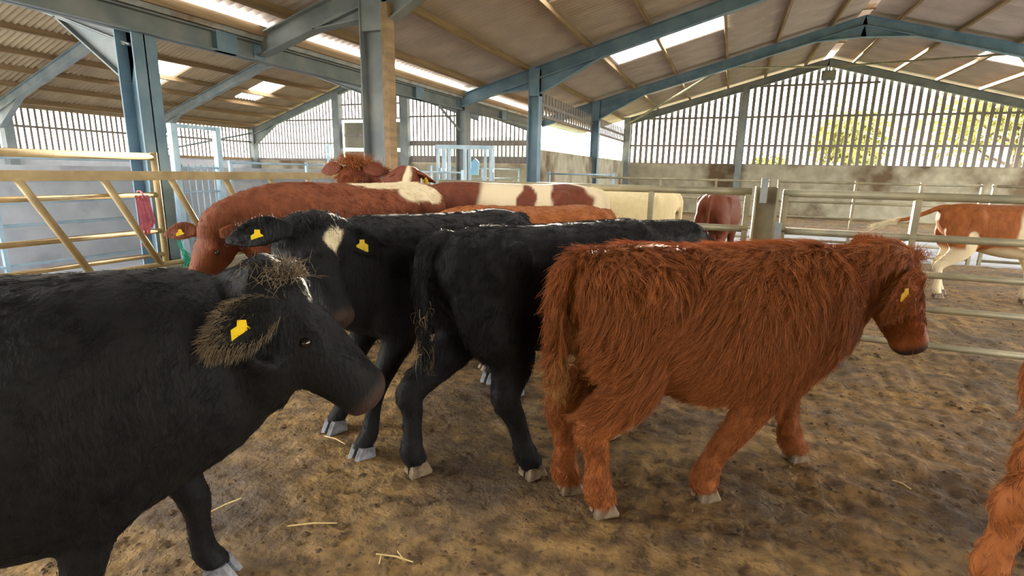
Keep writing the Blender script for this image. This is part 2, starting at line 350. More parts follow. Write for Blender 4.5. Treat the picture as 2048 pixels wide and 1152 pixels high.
fB = frame_main(YP[0], 'steel_grey', 'grey steel portal frame with the broad column beside the feed barrier')
fC = frame_main(YP[1], 'steel_blue', 'blue grey steel portal frame at the end of the fine slatted gable')
fD = frame_main(YP[2], 'steel_blue', 'blue steel portal frame standing against the bright open bay')
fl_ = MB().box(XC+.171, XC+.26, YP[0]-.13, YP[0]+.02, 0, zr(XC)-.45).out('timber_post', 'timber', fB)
fE = bpy.data.objects.new('portal_frame', None); COL.objects.link(fE); tag(fE, 'grey steel rafters over the far slatted gable', 'steel frame', 'portal frames of the main span', 'structure')
for s in (-1, 1):
    b = MB(); ibeam(b, (XA+s*(XA-XC), YE-.2, zr(XC)-.14), (XA, YE-.2, zr(XA)-.14), .26, .17); b.out('rafter', 'steel_grey', fE)
    b = MB(); b.tube([(XA+s*(XA-XC-.1), YE-.4, zr(XC)-.35), (XA+s*3.5, YP[2]+.1, zr(XA+3.5)-.3)], .045, 8); b.out('wind_brace', 'galv', fE)
    b = MB(); b.tube([(XA+s*.1, YE-.35, zr(XA)-.45), (XA+s*3.5, YP[2]+.1, zr(XA+3.5)-.32)], .03, 8); b.out('wind_brace', 'galv', fE)
def frame_side(y, col, label):
    f_ = bpy.data.objects.new('portal_frame', None); COL.objects.link(f_); tag(f_, label, 'steel frame', 'portal frames of the side span', 'structure')
    zt = lambda x: zl(x)-.15
    for x0 in (XL+.1, XV-.15):
        b = MB(); ibeam(b, (x0, y, zt(x0)), (XLA, y, zt(XLA)), .24, .16); b.out('rafter', 'steel_grey', f_)
        x1 = XLA+(x0-XLA)*.17; b = MB(); ibeam(b, (XLA, y, zt(XLA)-.23), (x1, y, zt(x1)-.23), .26, .16, .02); b.out('haunch', 'steel_grey', f_)
        if x0 > XLA and not col: continue
        x1 = x0+(XLA-x0)*.2; b = MB(); ibeam(b, (x0, y, zt(x0)-.23), (x1, y, zt(x1)-.23), .42, .16, .02); b.out('haunch', 'steel_grey', f_)
    if col: column(XV-.15, y, zt(XV)-.02, .3, .28, 'steel_blue', f_)
    return f_
frame_side(4.5, True, 'steel frame with the blue column behind the feed barrier')
frame_side(9.2, False, 'second grey steel frame over the feed passage')
frame_side(13.8, False, 'third grey steel frame over the feed passage')
frame_side(YG-.2, False, 'grey steel frame in front of the fine slatted gable')
fx = bpy.data.objects.new('portal_frame', None); COL.objects.link(fx); tag(fx, 'valley column with a thin diagonal knee brace', 'steel frame', kind='structure')
column(XV, 12.45, 3.1, .26, .26, 'steel_grey', fx); b = MB(); b.tube([(XV, 12.3, 2.5), (XV, 11.2, 3.0)], .03, 8); b.out('knee_brace', 'steel_grey', fx)
vb = MB(); vb.box(XV-.09, XV+.09, 1.5, YG, 3.215, 3.235); vb.box(XV-.09, XV+.09, 1.5, YG, 2.99, 3.01); vb.box(XV-.01, XV+.01, 1.5, YG, 2.99, 3.23)
vb = vb.out('trim_3', 'steel_grey'); tag(vb, 'steel valley beam carrying the gutter', 'beam', kind='structure')
for y in (5.55, 10.3, 14.9): MB().box(XV+.011, XV+.095, y-.16, y+.16, 2.99, 3.24).out('splice_plate', 'steel_blue', vb)
gt = MB().prism([(XV-.42, 3.42), (XV-.34, 3.25), (XV+.10, 3.25), (XV+.16, 3.34), (XV+.14, 3.34), (XV+.09, 3.265), (XV-.33, 3.265), (XV-.40, 3.42)], 1, 1.0, 24.3).out('trim_4', 'gutter')
tag(gt, 'long weathered valley gutter between the two roofs', 'gutter', kind='structure')
MB().prism([(XV+.16, 3.30), (XV+.19, 3.30), (XV+.19, 3.43), (XV+.16, 3.43)], 1, 1.0, 24.3).out('eave_angle', 'timber', gt)
fd = bpy.data.objects.new('floodlight', None); COL.objects.link(fd); fd.location = (3.0, YE-.45, 5.28); tag(fd, 'small grey floodlight under the far gable ridge', 'floodlight')
MB().box(-.19, .19, -.08, .08, -.13, .13).out('housing', 'lamp_body', fd); MB().box(-.03, .03, .0, .06, .13, .52).out('bracket', 'steel_grey', fd); MB().box(-.24, .24, .05, .12, -.2, .16).out('back_plate', 'steel_grey', fd)

# ------------------------------------------------------------------ gates, rails and barriers
def thing(name, label, cat, loc=(0, 0, 0), rz=0, group=None):
    o = bpy.data.objects.new(name, None); COL.objects.link(o); o.location = loc; o.rotation_euler = (0, 0, rz); tag(o, label, cat, group); return o
def tube_part(name, p, q, r, m, parent, n=10): return MB().tube([p, q], r, n).out(name, m, parent, True)
def gate(label, x0, x1, y, zs, rads, stiles, m, group=None, sr=.026, name='cattle_gate'):
    t = thing(name, label, 'gate', ((x0+x1)/2, y, 0), 0, group); L = (x1-x0)/2
    for z, r in zip(zs, rads): tube_part('rail', (-L, 0, z), (L, 0, z), r, m, t)
    for x in stiles: MB().box(x-(x0+x1)/2-sr, x-(x0+x1)/2+sr, -.03, .03, .06, zs[-1]+.03).out('stile', m, t)
    return t
YF = 5.76
ZS = [.06, .40, .71, 1.036, 1.396]; RS = [.03, .03, .03, .034, .038]
gate('galvanised five rail gate running right from the steel post', .48, 3.6, YF, ZS, RS, (.50, 1.55, 3.55), 'galv')
gate('galvanised five rail gate left of the steel post behind the herd', -3.25, .20, YF, ZS, RS, (-3.17, -1.85, -.75, .17), 'galv')
ps = thing('gate_post', 'grey steel I section post between the two galvanised gates', 'post', (.33, YF, 0))
b = MB(); b.box(-.1, -.085, -.1, .1, -.1, 1.45); b.box(.085, .1, -.1, .1, -.1, 1.45); b.box(-.1, .1, -.008, .008, -.1, 1.45); b.out('post', 'galv', ps)
MB().box(.1, .16, -.12, -.06, .95, 1.12).out('latch', 'steel_grey', ps); MB().box(-.06, .0, -.14, -.1, 1.3, 1.53).out('drop_bolt', 'steel_grey', ps)
Y2 = 11.8
for i, (a, b_) in enumerate(((-2.9, .75), (.85, 4.1), (4.2, 7.6))):
    gate('six rail galvanised gate in the second line of gates, %s' % ('beside the cream cow', 'in front of the pale floor', 'behind the red and white cow')[i], a, b_, Y2, [.15, .34, .52, .78, 1.08, 1.45], [.024]*6, (a+.03, a+(b_-a)/2-.3, a+(b_-a)*.72, b_-.03), 'galv', 'second line of gates', .022)
    # slanted end braces
# diagonal feed barrier
XB = -6.1
fb = thing('feed_barrier', 'ochre galvanised feed barrier with slanting bars along the feed passage', 'feed barrier', (XB, 4, 0))
MB().box(-.03, .03, -2.5, 6.0, 1.37, 1.47).out('top_rail', 'galv_ochre', fb)
tube_part('bottom_rail', (0, -2.5, .40), (0, 6.0, .40), .03, 'galv_ochre', fb)
for k in range(-2, 10):
    y = -1.04+k*.74
    MB().tube([(0, y, 1.38), (0, y+.5, .40)], .036, 10).out('bar', 'galv_ochre', fb, True)
for y in (-2.4, 5.9): MB().box(-.05, .05, y-.05, y+.05, .3, 1.5).out('post', 'galv_ochre', fb)
og = thing('steel_gate', 'ochre tubular gate behind the slanting feed barrier bars', 'gate', (XB-.12, 2.5, 0))
for z, r in ((1.63, .042), (1.20, .03), (.78, .03), (.50, .026)): tube_part('rail', (0, -2.6, z), (0, 1.83, z), r, 'galv_ochre', og)
tube_part('stile', (0, 1.85, .36), (0, 1.85, 1.68), .036, 'galv_ochre', og); tube_part('stile', (0, -2.6, .36), (0, -2.6, 1.66), .036, 'galv_ochre', og)
def hurdle(label, y0, y1, x=-8.5, x1=None, tall=False):
    x1 = x if x1 is None else x1
    t = thing('blue_hurdle', label, 'hurdle', (x, y0, 0), 0, 'blue hurdles along the passage'); L = y1-y0; dx = x1-x
    for z in (.22, .48, .74, 1.03, 1.31, 1.60): tube_part('rail', (0, 0, z), (dx, L, z), .022, 'galv_blue', t)
    for a in (0, .5, 1): MB().box(dx*a-.025, dx*a+.025, L*a-.025, L*a+.025, 0, 1.64).out('stile', 'galv_blue', t)
hurdle('pale blue hurdle in front of the dividing wall by the blue column', 1.6, 6.1)
hurdle('pale blue hurdle beyond the tall gate frame', 7.35, 11.2)
tf = thing('goalpost_gate', 'tall pale blue goalpost gate frame with a barred gate', 'gate', (-8.5, 6.7, 0))
for y in (-.40, .42): MB().box(-.05, .05, y-.05, y+.05, 0, 2.2).out('upright', 'galv_blue', tf)
MB().box(-.03, .03, -.44, .46, 2.14, 2.2).out('lintel', 'galv_blue', tf)
for y in np.linspace(-.3, .3, 6): tube_part('bar', (0, y, .2), (0, y, 1.55), .014, 'galv_blue', tf)
for z in (.3, .7, 1.1, 1.5): tube_part('crossbar', (0, -.36, z), (0, .38, z), .018, 'galv_blue', tf)
# squeeze crush far back
cx, cy = W(-1.0, 11.6)
ck = thing('cattle_crush', 'pale galvanised cattle crush cage standing before the slatted gable', 'cattle crush', (cx, cy, 0), YAW)
for x in (-.62, -.5, -.38, -.05, .05, .38, .5): MB().box(x-.03, x+.03, -.03, .03, 0, 2.02).out('upright', 'galv_blue', ck)
for x in (-.6, .5): MB().box(x-.04, x+.04, .9, 1.0, 0, 2.0).out('upright', 'galv_blue', ck)
MB().box(-.66, .56, -.04, .04, 1.98, 2.06).out('top_rail', 'galv_blue', ck)
for z in (.4, .8, 1.2, 1.55): MB().box(-.64, -.56, 0, .95, z-.03, z+.03).out('side_rail', 'galv_blue', ck); MB().box(.46, .54, 0, .95, z-.03, z+.03).out('side_rail', 'galv_blue', ck)
MB().prism([(.08, 1.45), (.24, 1.45), (.26, 1.72), (.18, 1.8), (.1, 1.72)], 1, -.14, -.05).out('headgate_pad', 'blue_plastic', ck)
hurdle('pale blue hurdle beside the crush in front of the slatted gable', 12.0, 17.8, -7.0, -6.9)
for i, (xa, xb) in enumerate(((-6.2, -4.9), (-4.2, -2.6))):
    h = thing('passage_gate', ('pale blue passage gate left of the crush', 'pale blue passage gate right of the crush')[i], 'gate', (xa, 12.9 if i else 9.6, 0))
    for z in (.3, .7, 1.1, 1.5): tube_part('rail', (0, 0, z), (xb-xa, 0, z), .022, 'galv_blue', h)
    for x in (0, xb-xa): MB().box(x-.03, x+.03, -.03, .03, 0, 1.55).out('stile', 'galv_blue', h)
# twine and strip
tw = thing('baler_twine', 'turquoise green baler twine knotted round the gate end', 'twine', (XB+.06, 4.42, 0))
def frayed(n, pts, jit, r):
    b = MB()
    for i in range(n):
        b.tube([(p[0]+random.gauss(0, jit*(.4+k)), p[1]+random.gauss(0, jit*(.4+k)), p[2]+random.gauss(0, jit*.6)) for k, p in enumerate(pts)], r, 5)
    return b
frayed(9, [(0, -.08, .78), (0, -.02, .72), (0, .0, .6), (.01, .04, .48)], .006, .006).out('cord', 'twine', tw)
frayed(26, [(.01, .03, .5), (.01, .06, .42), (.02, .07, .33)], .022, .005).out('frayed_end', 'twine', tw)
MB().tube([(.045*math.cos(a), -.08+.045*math.sin(a), .76) for a in np.linspace(0, 6.2, 14)], .009, 6).out('knot', 'twine', tw)
rs = thing('red_strip', 'faded pink plastic strip tied to the gate rail', 'strip', (XB-.1, 4.12, 0))
b = MB()
for i in range(4):
    y = -.07+i*.04; b.add([(.02, y, 1.2), (.02, y+.035, 1.2), (.03+.01*i, y+.05, .9), (.03+.01*i, y+.01, .9), (.02, y+.04, .62+.07*i), (.02, y+.01, .62+.07*i)], [(0, 1, 2, 3), (3, 2, 4, 5), (3, 2, 1, 0), (5, 4, 2, 3)])
b.out('strip', 'red_strip', rs); MB().tube([(.05*math.cos(a), 0, 1.2+.05*math.sin(a)) for a in np.linspace(0, 6.2, 12)], .012, 6).out('knot', 'red_strip', rs)

# ------------------------------------------------------------------ trees outside
def tree(x, y, h, rad, label, seed):
    r = np.random.default_rng(seed); t = thing('tree', label, 'tree', (x, y, -.35), 0, 'trees beyond the far gable')
    b = MB(); b.tube([(0, 0, 0), (.1, 0, h*.35), (0, .1, h*.75)], [.3, .22, .08], 8)
    tips = []
    for k in range(9):
        a = k*2.4; z0 = h*(.3+.05*k); q = (math.cos(a)*rad*.7, math.sin(a)*rad*.7, z0+h*.22); tips.append(q)
        b.tube([(0, 0, z0), (q[0]*.5, q[1]*.5, z0+h*.08), q], [.1, .07, .03], 6)
    b.out('trunk', 'bark', t)
    n = 5200; c = np.array(tips + [(0, 0, h*.85), (rad*.2, 0, h*.7)])[r.integers(0, 11, n)] + r.normal(size=(n, 3))*np.array([rad*.28, rad*.28, h*.09])
    s = .10+.12*r.random(n); A = r.normal(size=(n, 3)); A /= np.linalg.norm(A, axis=1)[:, None]; B = np.cross(A, r.normal(size=(n, 3))); B /= np.linalg.norm(B, axis=1)[:, None]
    V = np.stack([c-A*s[:, None], c+B*s[:, None]*.6, c+A*s[:, None], c-B*s[:, None]*.6], 1).reshape(-1, 3)
    me = bpy.data.meshes.new('foliage'); me.from_pydata(V.tolist(), [], (np.arange(n*4).reshape(-1, 4)).tolist()); me.materials.append(MATS['leaf'])
    o = ob('foliage', me, t); o['kind'] = 'stuff'
tree(13.5, 36, 7.4, 3.6, 'broad yellow green tree outside behind the right of the far gable', 1)
tree(7.6, 46, 6.2, 2.0, 'slender yellow green tree outside the middle of the far gable', 2)
tree(24, 48, 9.0, 4, 'tall yellow green tree outside beyond the far gable corner', 3)
tree(2.6, 50, 3.2, 1.2, 'small bush like tree outside low behind the far gable', 4)
# ------------------------------------------------------------------ cattle
def coat_mat(name, ca, cb, white=srgb(214, 198, 164), muzzle=srgb(58, 44, 38), hair=False, rough=.62, sheen=0):
    m = bpy.data.materials.new(name); m.use_nodes = True; n = m.node_tree; b = n.nodes['Principled BSDF']
    b.inputs['Roughness'].default_value = rough; b.inputs['Specular IOR Level'].default_value = .16
    L = n.links.new
    if hair:
        hi = n.nodes.new('ShaderNodeHairInfo'); fac = hi.outputs['Random']
    else:
        t = n.nodes.new('ShaderNodeTexCoord'); mp = n.nodes.new('ShaderNodeMapping'); mp.inputs['Scale'].default_value = (14, 14, 5); L(t.outputs['Object'], mp.inputs[0])
        no = n.nodes.new('ShaderNodeTexNoise'); no.inputs['Scale'].default_value = 1.6; no.inputs['Detail'].default_value = 8; L(mp.outputs[0], no.inputs[0])
        mr = n.nodes.new('ShaderNodeMapRange'); mr.inputs[1].default_value = .1; mr.inputs[2].default_value = .9; L(no.outputs[0], mr.inputs[0]); fac = mr.outputs[0]
        nb = n.nodes.new('ShaderNodeTexNoise'); nb.inputs['Scale'].default_value = 6; nb.inputs['Detail'].default_value = 6; L(mp.outputs[0], nb.inputs[0])
        bp = n.nodes.new('ShaderNodeBump'); bp.inputs['Strength'].default_value = .5; bp.inputs['Distance'].default_value = .012; L(nb.outputs[0], bp.inputs['Height']); L(bp.outputs[0], b.inputs['Normal'])
    m1 = n.nodes.new('ShaderNodeMix'); m1.data_type = 'RGBA'; m1.inputs[6].default_value = ca; m1.inputs[7].default_value = cb; L(fac, m1.inputs[0])
    a = n.nodes.new('ShaderNodeAttribute'); a.attribute_name = 'white'
    m2 = n.nodes.new('ShaderNodeMix'); m2.data_type = 'RGBA'; m2.inputs[7].default_value = white; L(a.outputs['Fac'], m2.inputs[0]); L(m1.outputs[2], m2.inputs[6])
    a2 = n.nodes.new('ShaderNodeAttribute'); a2.attribute_name = 'muzzle'
    m3 = n.nodes.new('ShaderNodeMix'); m3.data_type = 'RGBA'; m3.inputs[7].default_value = muzzle; L(a2.outputs['Fac'], m3.inputs[0]); L(m2.outputs[2], m3.inputs[6])
    L(m3.outputs[2], b.inputs['Base Color']); MATS[name] = m
for nm, a, b in (('red', srgb(104, 56, 28), srgb(176, 106, 56)), ('redbrown', srgb(86, 45, 30), srgb(134, 76, 46)), ('darkred', srgb(88, 46, 33), srgb(118, 64, 44)), ('black', srgb(12, 12, 13), srgb(27, 26, 26)), ('cream', srgb(206, 188, 142), srgb(226, 210, 168))):
    coat_mat('coat_'+nm, a, b); coat_mat('hair_'+nm, a, b, hair=True, rough=.55)
coat_mat('hair_switch', srgb(150, 110, 62), srgb(190, 146, 90), hair=True)
coat_mat('hair_brown', srgb(70, 60, 48), srgb(118, 102, 80), hair=True)
coat_mat('hair_pale', srgb(200, 190, 160), srgb(226, 216, 190), hair=True)

def nrm(v): v = np.array(v, float); return v/np.linalg.norm(v)
def catmull(P, k=5):
    P = np.array(P, float); Q = np.vstack([2*P[0]-P[1], P, 2*P[-1]-P[-2]]); out = []
    for i in range(1, len(Q)-2):
        for j in range(k):
            t = j/k; a, b, c, d = Q[i-1], Q[i], Q[i+1], Q[i+2]
            out.append(.5*((2*b)+(c-a)*t+(2*a-5*b+4*c-d)*t*t+(3*b-a-3*c+d)*t**3))
    return np.array(out+[P[-1]])
def rings(mb, C, S, U, A, B, n=20, e=2.2):
    """closed loft: centres C, side/up axes S,U, half sizes A (side), B (up)"""
    V = []; F = []
    ang = np.arange(n)*2*math.pi/n; ca, sa = np.cos(ang), np.sin(ang)
    ca = np.sign(ca)*abs(ca)**(2/e); sa = np.sign(sa)*abs(sa)**(2/e)
    for c, s, u, a, b in zip(C, S, U, A, B): V += list(c + np.outer(ca*a, s) + np.outer(sa*b, u))
    m = len(C)
    for i in range(m-1): F += [(i*n+k, i*n+(k+1) % n, (i+1)*n+(k+1) % n, (i+1)*n+k) for k in range(n)]
    V += [C[0], C[-1]]; a = m*n
    F += [(a, (k+1) % n, k) for k in range(n)] + [(a+1, (m-1)*n+k, (m-1)*n+(k+1) % n) for k in range(n)]
    mb.add(V, F)
def limb(mb, st, n=14):
    """st rows: x,y,z, fore-aft radius, lateral radius; rings kept level-ish"""
    Q = catmull(st, 5); C = Q[:, :3]; T = np.gradient(C, axis=0); S = []; U = []
    for t in T:
        t = nrm(t); y = np.array([0, 1., 0]); f = nrm(np.cross(y, t)); s = nrm(np.cross(t, f)); S.append(s); U.append(f)
    rings(mb, C, S, U, np.maximum(Q[:, 4], .004), np.maximum(Q[:, 3], .004), n, 2.0)

TORSO = np.array([  # x, zc, hh, hw
    (-.745, 1.04, .05, .06), (-.70, 1.03, .13, .14), (-.61, .985, .225, .205), (-.45, .96, .275, .245), (-.25, .92, .305, .270), (0, .89, .335, .295),
    (.22, .885, .345, .290), (.40, .90, .335, .250), (.54, .925, .305, .215), (.66, .925, .24, .165), (.74, .915, .15, .10), (.77, .91, .06, .05)])

def make_cow(name, label, rd, heading, H, feet, poll, muzzle, coat, voxel=.016, tail='hang', white=None, group=None, hair=None, ear=(0, -.25, -.1), ears=None,
             fat=1.0, leg=1.0, neck=1.0, ear_out=.115, tags=(), face_up=None, belly=0., hooves='hoof', rnose=None, droop=0., poll_hair=None, world_head=True, earlen=.21, tailpath=None, eyes=True):
    s = H/1.25; th = math.radians(heading)+YAW; c0 = W(*rd); ct, sn = math.cos(th), math.sin(th)
    def loc(p):                # (r,d,z) -> local metres
        w = W(p[0], p[1])-c0; return np.array([w[0]*ct+w[1]*sn, -w[0]*sn+w[1]*ct, p[2]])
    P = loc(poll) if world_head else np.array(poll)*s
    M = loc(muzzle) if world_head else np.array(muzzle)*s
    mb = MB()
    Q = catmull(TORSO, 4); C = np.stack([Q[:, 0], 0*Q[:, 0], Q[:, 1]-belly*np.exp(-((Q[:, 0]+.02)/.4)**2)*.5], 1)*s
    rings(mb, C, [np.array([0, 1., 0])]*len(C), [np.array([0, 0, 1.])]*len(C), np.maximum(Q[:, 3]*fat, .01)*s, np.maximum(Q[:, 2]+belly*np.exp(-((Q[:, 0]+.02)/.4)**2)*.5, .01)*s, 26, 2.25)
    # hips and shoulder blades
    for sg in (-1, 1):
        limb(mb, np.array([(-.42, sg*.19*fat, 1.17, .03, .03), (-.40, sg*.205*fat, 1.10, .085, .06), (-.40, sg*.20*fat, .98, .08, .05), (-.40, sg*.18*fat, .9, .03, .02)])*s)
        limb(mb, np.array([(.48, sg*.07, 1.215, .03, .03), (.48, sg*.13, 1.10, .10, .07), (.46, sg*.175, .92, .12, .07), (.46, sg*.17, .78, .10, .06), (.44, sg*.15, .68, .04, .03)])*s)
    ft = []
    for i, (fx_, fy_) in enumerate(feet):      # FL, FR, RL, RR in metres, local
        sg = 1 if i % 2 == 0 else -1; L = leg
        if i < 2:
            dx = fx_/s-.42; dy = fy_/s-sg*.14
            st = [(.44, sg*.12, .98, .14, .07), (.43, sg*.145, .80, .155, .085), (.37+.15*dx, sg*.15+.1*dy, .63, .115, .078), (.37+.4*dx, sg*.145+.35*dy, .50, .072*L, .06*L),
                  (.395+.65*dx, sg*.14+.6*dy, .36, .056*L, .05*L), (.385+.83*dx, sg*.14+.8*dy, .24, .041*L, .038*L), (.385+.95*dx, sg*.14+.95*dy, .12, .049*L, .046*L), (.415+dx, sg*.14+dy, .065, .048*L, .047*L), (.42+dx, sg*.14+dy, .04, .045, .045)]
        else:
            dx = fx_/s+.54; dy = fy_/s-sg*.14
            st = [(-.46, sg*.09, 1.06, .16, .07), (-.49, sg*.13, .90, .205, .105), (-.47+.12*dx, sg*.155+.1*dy, .73, .185, .105), (-.48+.32*dx, sg*.155+.3*dy, .60, .125, .085), (-.565+.58*dx, sg*.148+.5*dy, .49, .078*L, .058*L),
                  (-.625+.75*dx, sg*.142+.7*dy, .415, .064*L, .05*L), (-.60+.82*dx, sg*.14+.8*dy, .33, .049*L, .042*L), (-.582+.9*dx, sg*.14+.88*dy, .22, .042*L, .039*L), (-.572+.97*dx, sg*.14+.96*dy, .12, .052*L, .048*L), (-.545+dx, sg*.14+dy, .065, .05*L, .048*L), (-.54+dx, sg*.14+dy, .04, .046, .046)]
        limb(mb, np.array(st)*s); ft.append((np.array([fx_, fy_, 0]), st))
    # head frame
    a = nrm(M-P); up = np.array(face_up if face_up is not None else (0, 0, 1.)); 
    nn = up-(up@a)*a
    if np.linalg.norm(nn) < .2: nn = np.array([1., 0, 0])-a[0]*a
    nn = nrm(nn); l = nrm(np.cross(nn, a))          # lateral: animal's left
    HL = np.linalg.norm(M-P)/.47
    hs = np.array([(-.07, -.10, .05, .06), (-.03, -.105, .085, .095), (.03, -.12, .108, .118), (.11, -.125, .118, .130), (.18, -.12, .116, .126), (.25, -.112, .093, .110), (.33, -.106, .076, .095), (.39, -.104, .074, .086), (.43, -.103, .082, .084), (.465, -.105, .072, .068), (.485, -.105, .03, .03)])
    Q = catmull(hs, 4); C = P + np.outer(Q[:, 0]*HL, a) + np.outer(Q[:, 1]*HL, nn)
    rings(mb, C, [l]*len(C), [nn]*len(C), np.maximum(Q[:, 2], .01)*HL, np.maximum(Q[:, 3], .01)*HL, 20, 2.3)
    for sg in (-1, 1):      # brow ridges and cheeks
        c = P + a*.155*HL + l*sg*.088*HL - nn*.045*HL; rings(mb, [c-a*.04*HL, c, c+a*.04*HL], [l]*3, [nn]*3, [.012*HL, .034*HL, .012*HL], [.012*HL, .03*HL, .012*HL], 10)
    # neck
    Hb = P + a*.05*HL - nn*.115*HL
    B0 = np.array([.40, 0, .96])*s; B1 = np.array([.60, 0, .97])*s
    d0 = np.array([.30, 0, .05])*s; d1 = (nrm(a*.6 - nn*.45+np.array([.4, 0, 0])))*.25*s
    K = [B0]+[((2*t**3-3*t*t+1)*B1+(t**3-2*t*t+t)*d0+(-2*t**3+3*t*t)*Hb+(t**3-t*t)*d1) for t in np.linspace(0, 1, 7)]
    K = np.array(K+[Hb+a*.06*HL]); kk = np.linspace(0, 1, len(K))
    T = np.gradient(K, axis=0); S = []; U = []
    for i, t in enumerate(T):
        t = nrm(t); u = np.array([0, 0, 1.])*(1-kk[i]) + nn*kk[i]; u = nrm(u-(u@t)*t); S.append(nrm(np.cross(u, t))); U.append(u)
    rings(mb, K, S, U, np.interp(kk, [0, .15, .5, .85, 1], [.16, .165, .118*neck, .098*neck, .09*neck])*s, np.interp(kk, [0, .15, .5, .85, 1], [.25, .262, .198*neck, .150*neck, .11*neck])*s, 20, 2.1)
    if rnose: pass
    # tail root
    if tailpath is None:
        tailpath = [(-.66, 0, 1.16), (-.735, 0, 1.155), (-.785, 0, 1.08), (-.79, 0, .92), (-.79, 0, .74), (-.785, .0, .56)]
    tp = catmull(np.array(tailpath)*s, 5); tr_ = np.interp(np.linspace(0, 1, len(tp)), [0, .25, 1], [.05, .036, .022])*s
    T = np.gradient(tp, axis=0); S = []; U = []
    for t in T:
        t = nrm(t); sd_ = np.array([0, 1., 0]); u = nrm(np.cross(t, sd_)); S.append(nrm(np.cross(u, t))); U.append(u)
    rings(mb, tp, S, U, tr_, tr_, 10, 2)
    # voxel union + smoothing -> one continuous skin
    tmp = ob('tmp', mesh('tmp', mb.v, mb.f, None)); md = tmp.modifiers.new('r', 'REMESH'); md.mode = 'VOXEL'; md.voxel_size = voxel
    sm = tmp.modifiers.new('s', 'SMOOTH'); sm.factor = .5; sm.iterations = max(3, int(.115/voxel))
    bpy.context.view_layer.update(); dg = bpy.context.evaluated_depsgraph_get()
    me = bpy.data.meshes.new_from_object(tmp.evaluated_get(dg)); bpy.data.objects.remove(tmp)
    nv = len(me.vertices); co = np.empty(nv*3); me.vertices.foreach_get('co', co); co = co.reshape(-1, 3)
    nb_ = nv
    # ears joined into the same mesh
    V = [tuple(p) for p in co]; F = [tuple(p.vertices) for p in me.polygons]; eb = MB(); etips = []
    for k, sg in enumerate((1, -1)):
        e_ = ears[k] if ears else ear
        base = P + a*.045*HL + l*sg*(ear_out if len(e_) == 2 else .085)*HL - nn*.035*HL
        EL = earlen*HL
        vec = lambda q: np.array([q[0]*math.cos(YAW-th)-q[1]*math.sin(YAW-th), q[0]*math.sin(YAW-th)+q[1]*math.cos(YAW-th), q[2]])
        if len(e_) == 2: d = nrm(vec(e_[0])); face = nrm(vec(e_[1]))
        else: d = nrm(l*sg + a*e_[0] + nn*e_[1] + np.array([0, 0, e_[2]])); face = nrm(a*.75 - nn*.15 + np.array([0, 0, -.5]))
        face = nrm(face-(face@d)*d); wv = nrm(np.cross(d, face))
        ts = np.linspace(0, 1, 9); wd_ = np.interp(ts, [0, .12, .35, .6, .85, 1], [.026, .04, .062, .060, .034, .008])*HL
        dep = np.interp(ts, [0, .3, .7, 1], [.026, .020, .013, .005])*HL
        Cc = [base + d*EL*t - np.array([0, 0, 1])*EL*.22*t*t for t in ts]
        VV = []; FF = []; n = 14; ang = np.arange(n)*2*math.pi/n
        for c, w_, dd in zip(Cc, wd_, dep):
            for g in ang:
                q = math.cos(g)*w_; VV.append(c + wv*q + face*(math.sin(g)*dd + .42*(q*q)/max(w_, .01)))     # cupped leaf
        for i in range(len(ts)-1): FF += [(i*n+j, i*n+(j+1) % n, (i+1)*n+(j+1) % n, (i+1)*n+j) for j in range(n)]
        FF += [tuple(range((len(ts)-1)*n, len(ts)*n)), tuple(reversed(range(n)))]
        eb.add(VV, FF); etips.append((Cc, d, wv, face))
    kE = len(V); V += [tuple(p) for p in eb.v]; F += [tuple(i+kE for i in q) for q in eb.f]
    bm = mesh(name, V, F, None, True); bm.materials.append(MATS['coat_'+coat])
    co = np.array(V); rel = co-P; ta = rel@a/HL; tn = rel@nn/HL; tl = rel@l/HL
    onhead = (ta > -.08) & (ta < .52) & (abs(tn+.1) < .15) & (abs(tl) < .135)
    wh = white(co/s, dict(ta=ta, tn=tn, tl=tl, head=onhead)) if white else np.zeros(len(co))
    mz = np.where(onhead, np.clip((ta-.415)/.03, 0, 1), 0)
    for k, w_ in (('white', wh), ('muzzle', mz)):
        at = bm.attributes.new(k, 'FLOAT', 'POINT'); at.data.foreach_set('value', w_.astype(np.float32))
    root = ob(name, bm, None, (c0[0], c0[1], 0), (0, 0, th)); tag(root, label, 'cow', group or 'cattle in the barn')
    bpy.data.meshes.remove(me)
    # hooves: two claws each
    for f0, st in ft:
        z = MB()
        for sg in (-1, 1):
            z.add([(x+.0, y+sg*.028, h) for x, y, h in [(-.045, -.022, 0), (.062, -.014, 0), (.072, .004, 0), (.062, .018, 0), (-.045, .022, 0), (-.05, 0, 0),
                   (-.038, -.020, .06), (.025, -.018, .07), (.036, .002, .072), (.025, .018, .07), (-.038, .020, .06), (-.042, 0, .058)]],
                  [(5, 4, 3, 2, 1, 0), (6, 7, 8, 9, 10, 11)] + [(i, (i+1) % 6, 6+(i+1) % 6, 6+i) for i in range(6)])
        sc_ = s*1.05
        h = ob('hoof', mesh('hoof', [(x*sc_, y*sc_, zz*sc_) for x, y, zz in z.v], z.f, hooves, False), root, (f0[0]+.0*s, f0[1], -.004))
    if eyes:
        for sg in (-1, 1):
            p = P + a*.172*HL + l*sg*.109*HL - nn*.075*HL
            V2 = []; F2 = []; nu, nvv = 10, 7
            for i in range(nvv+1):
                for j in range(nu): V2.append((.017*HL*math.sin(math.pi*i/nvv)*math.cos(2*math.pi*j/nu), .017*HL*math.sin(math.pi*i/nvv)*math.sin(2*math.pi*j/nu), .017*HL*math.cos(math.pi*i/nvv)))
            for i in range(nvv): F2 += [(i*nu+j, (i+1)*nu+j, (i+1)*nu+(j+1) % nu, i*nu+(j+1) % nu) for j in range(nu)]
            ob('eye', mesh('eye', V2, F2, 'eye', True), root, p)
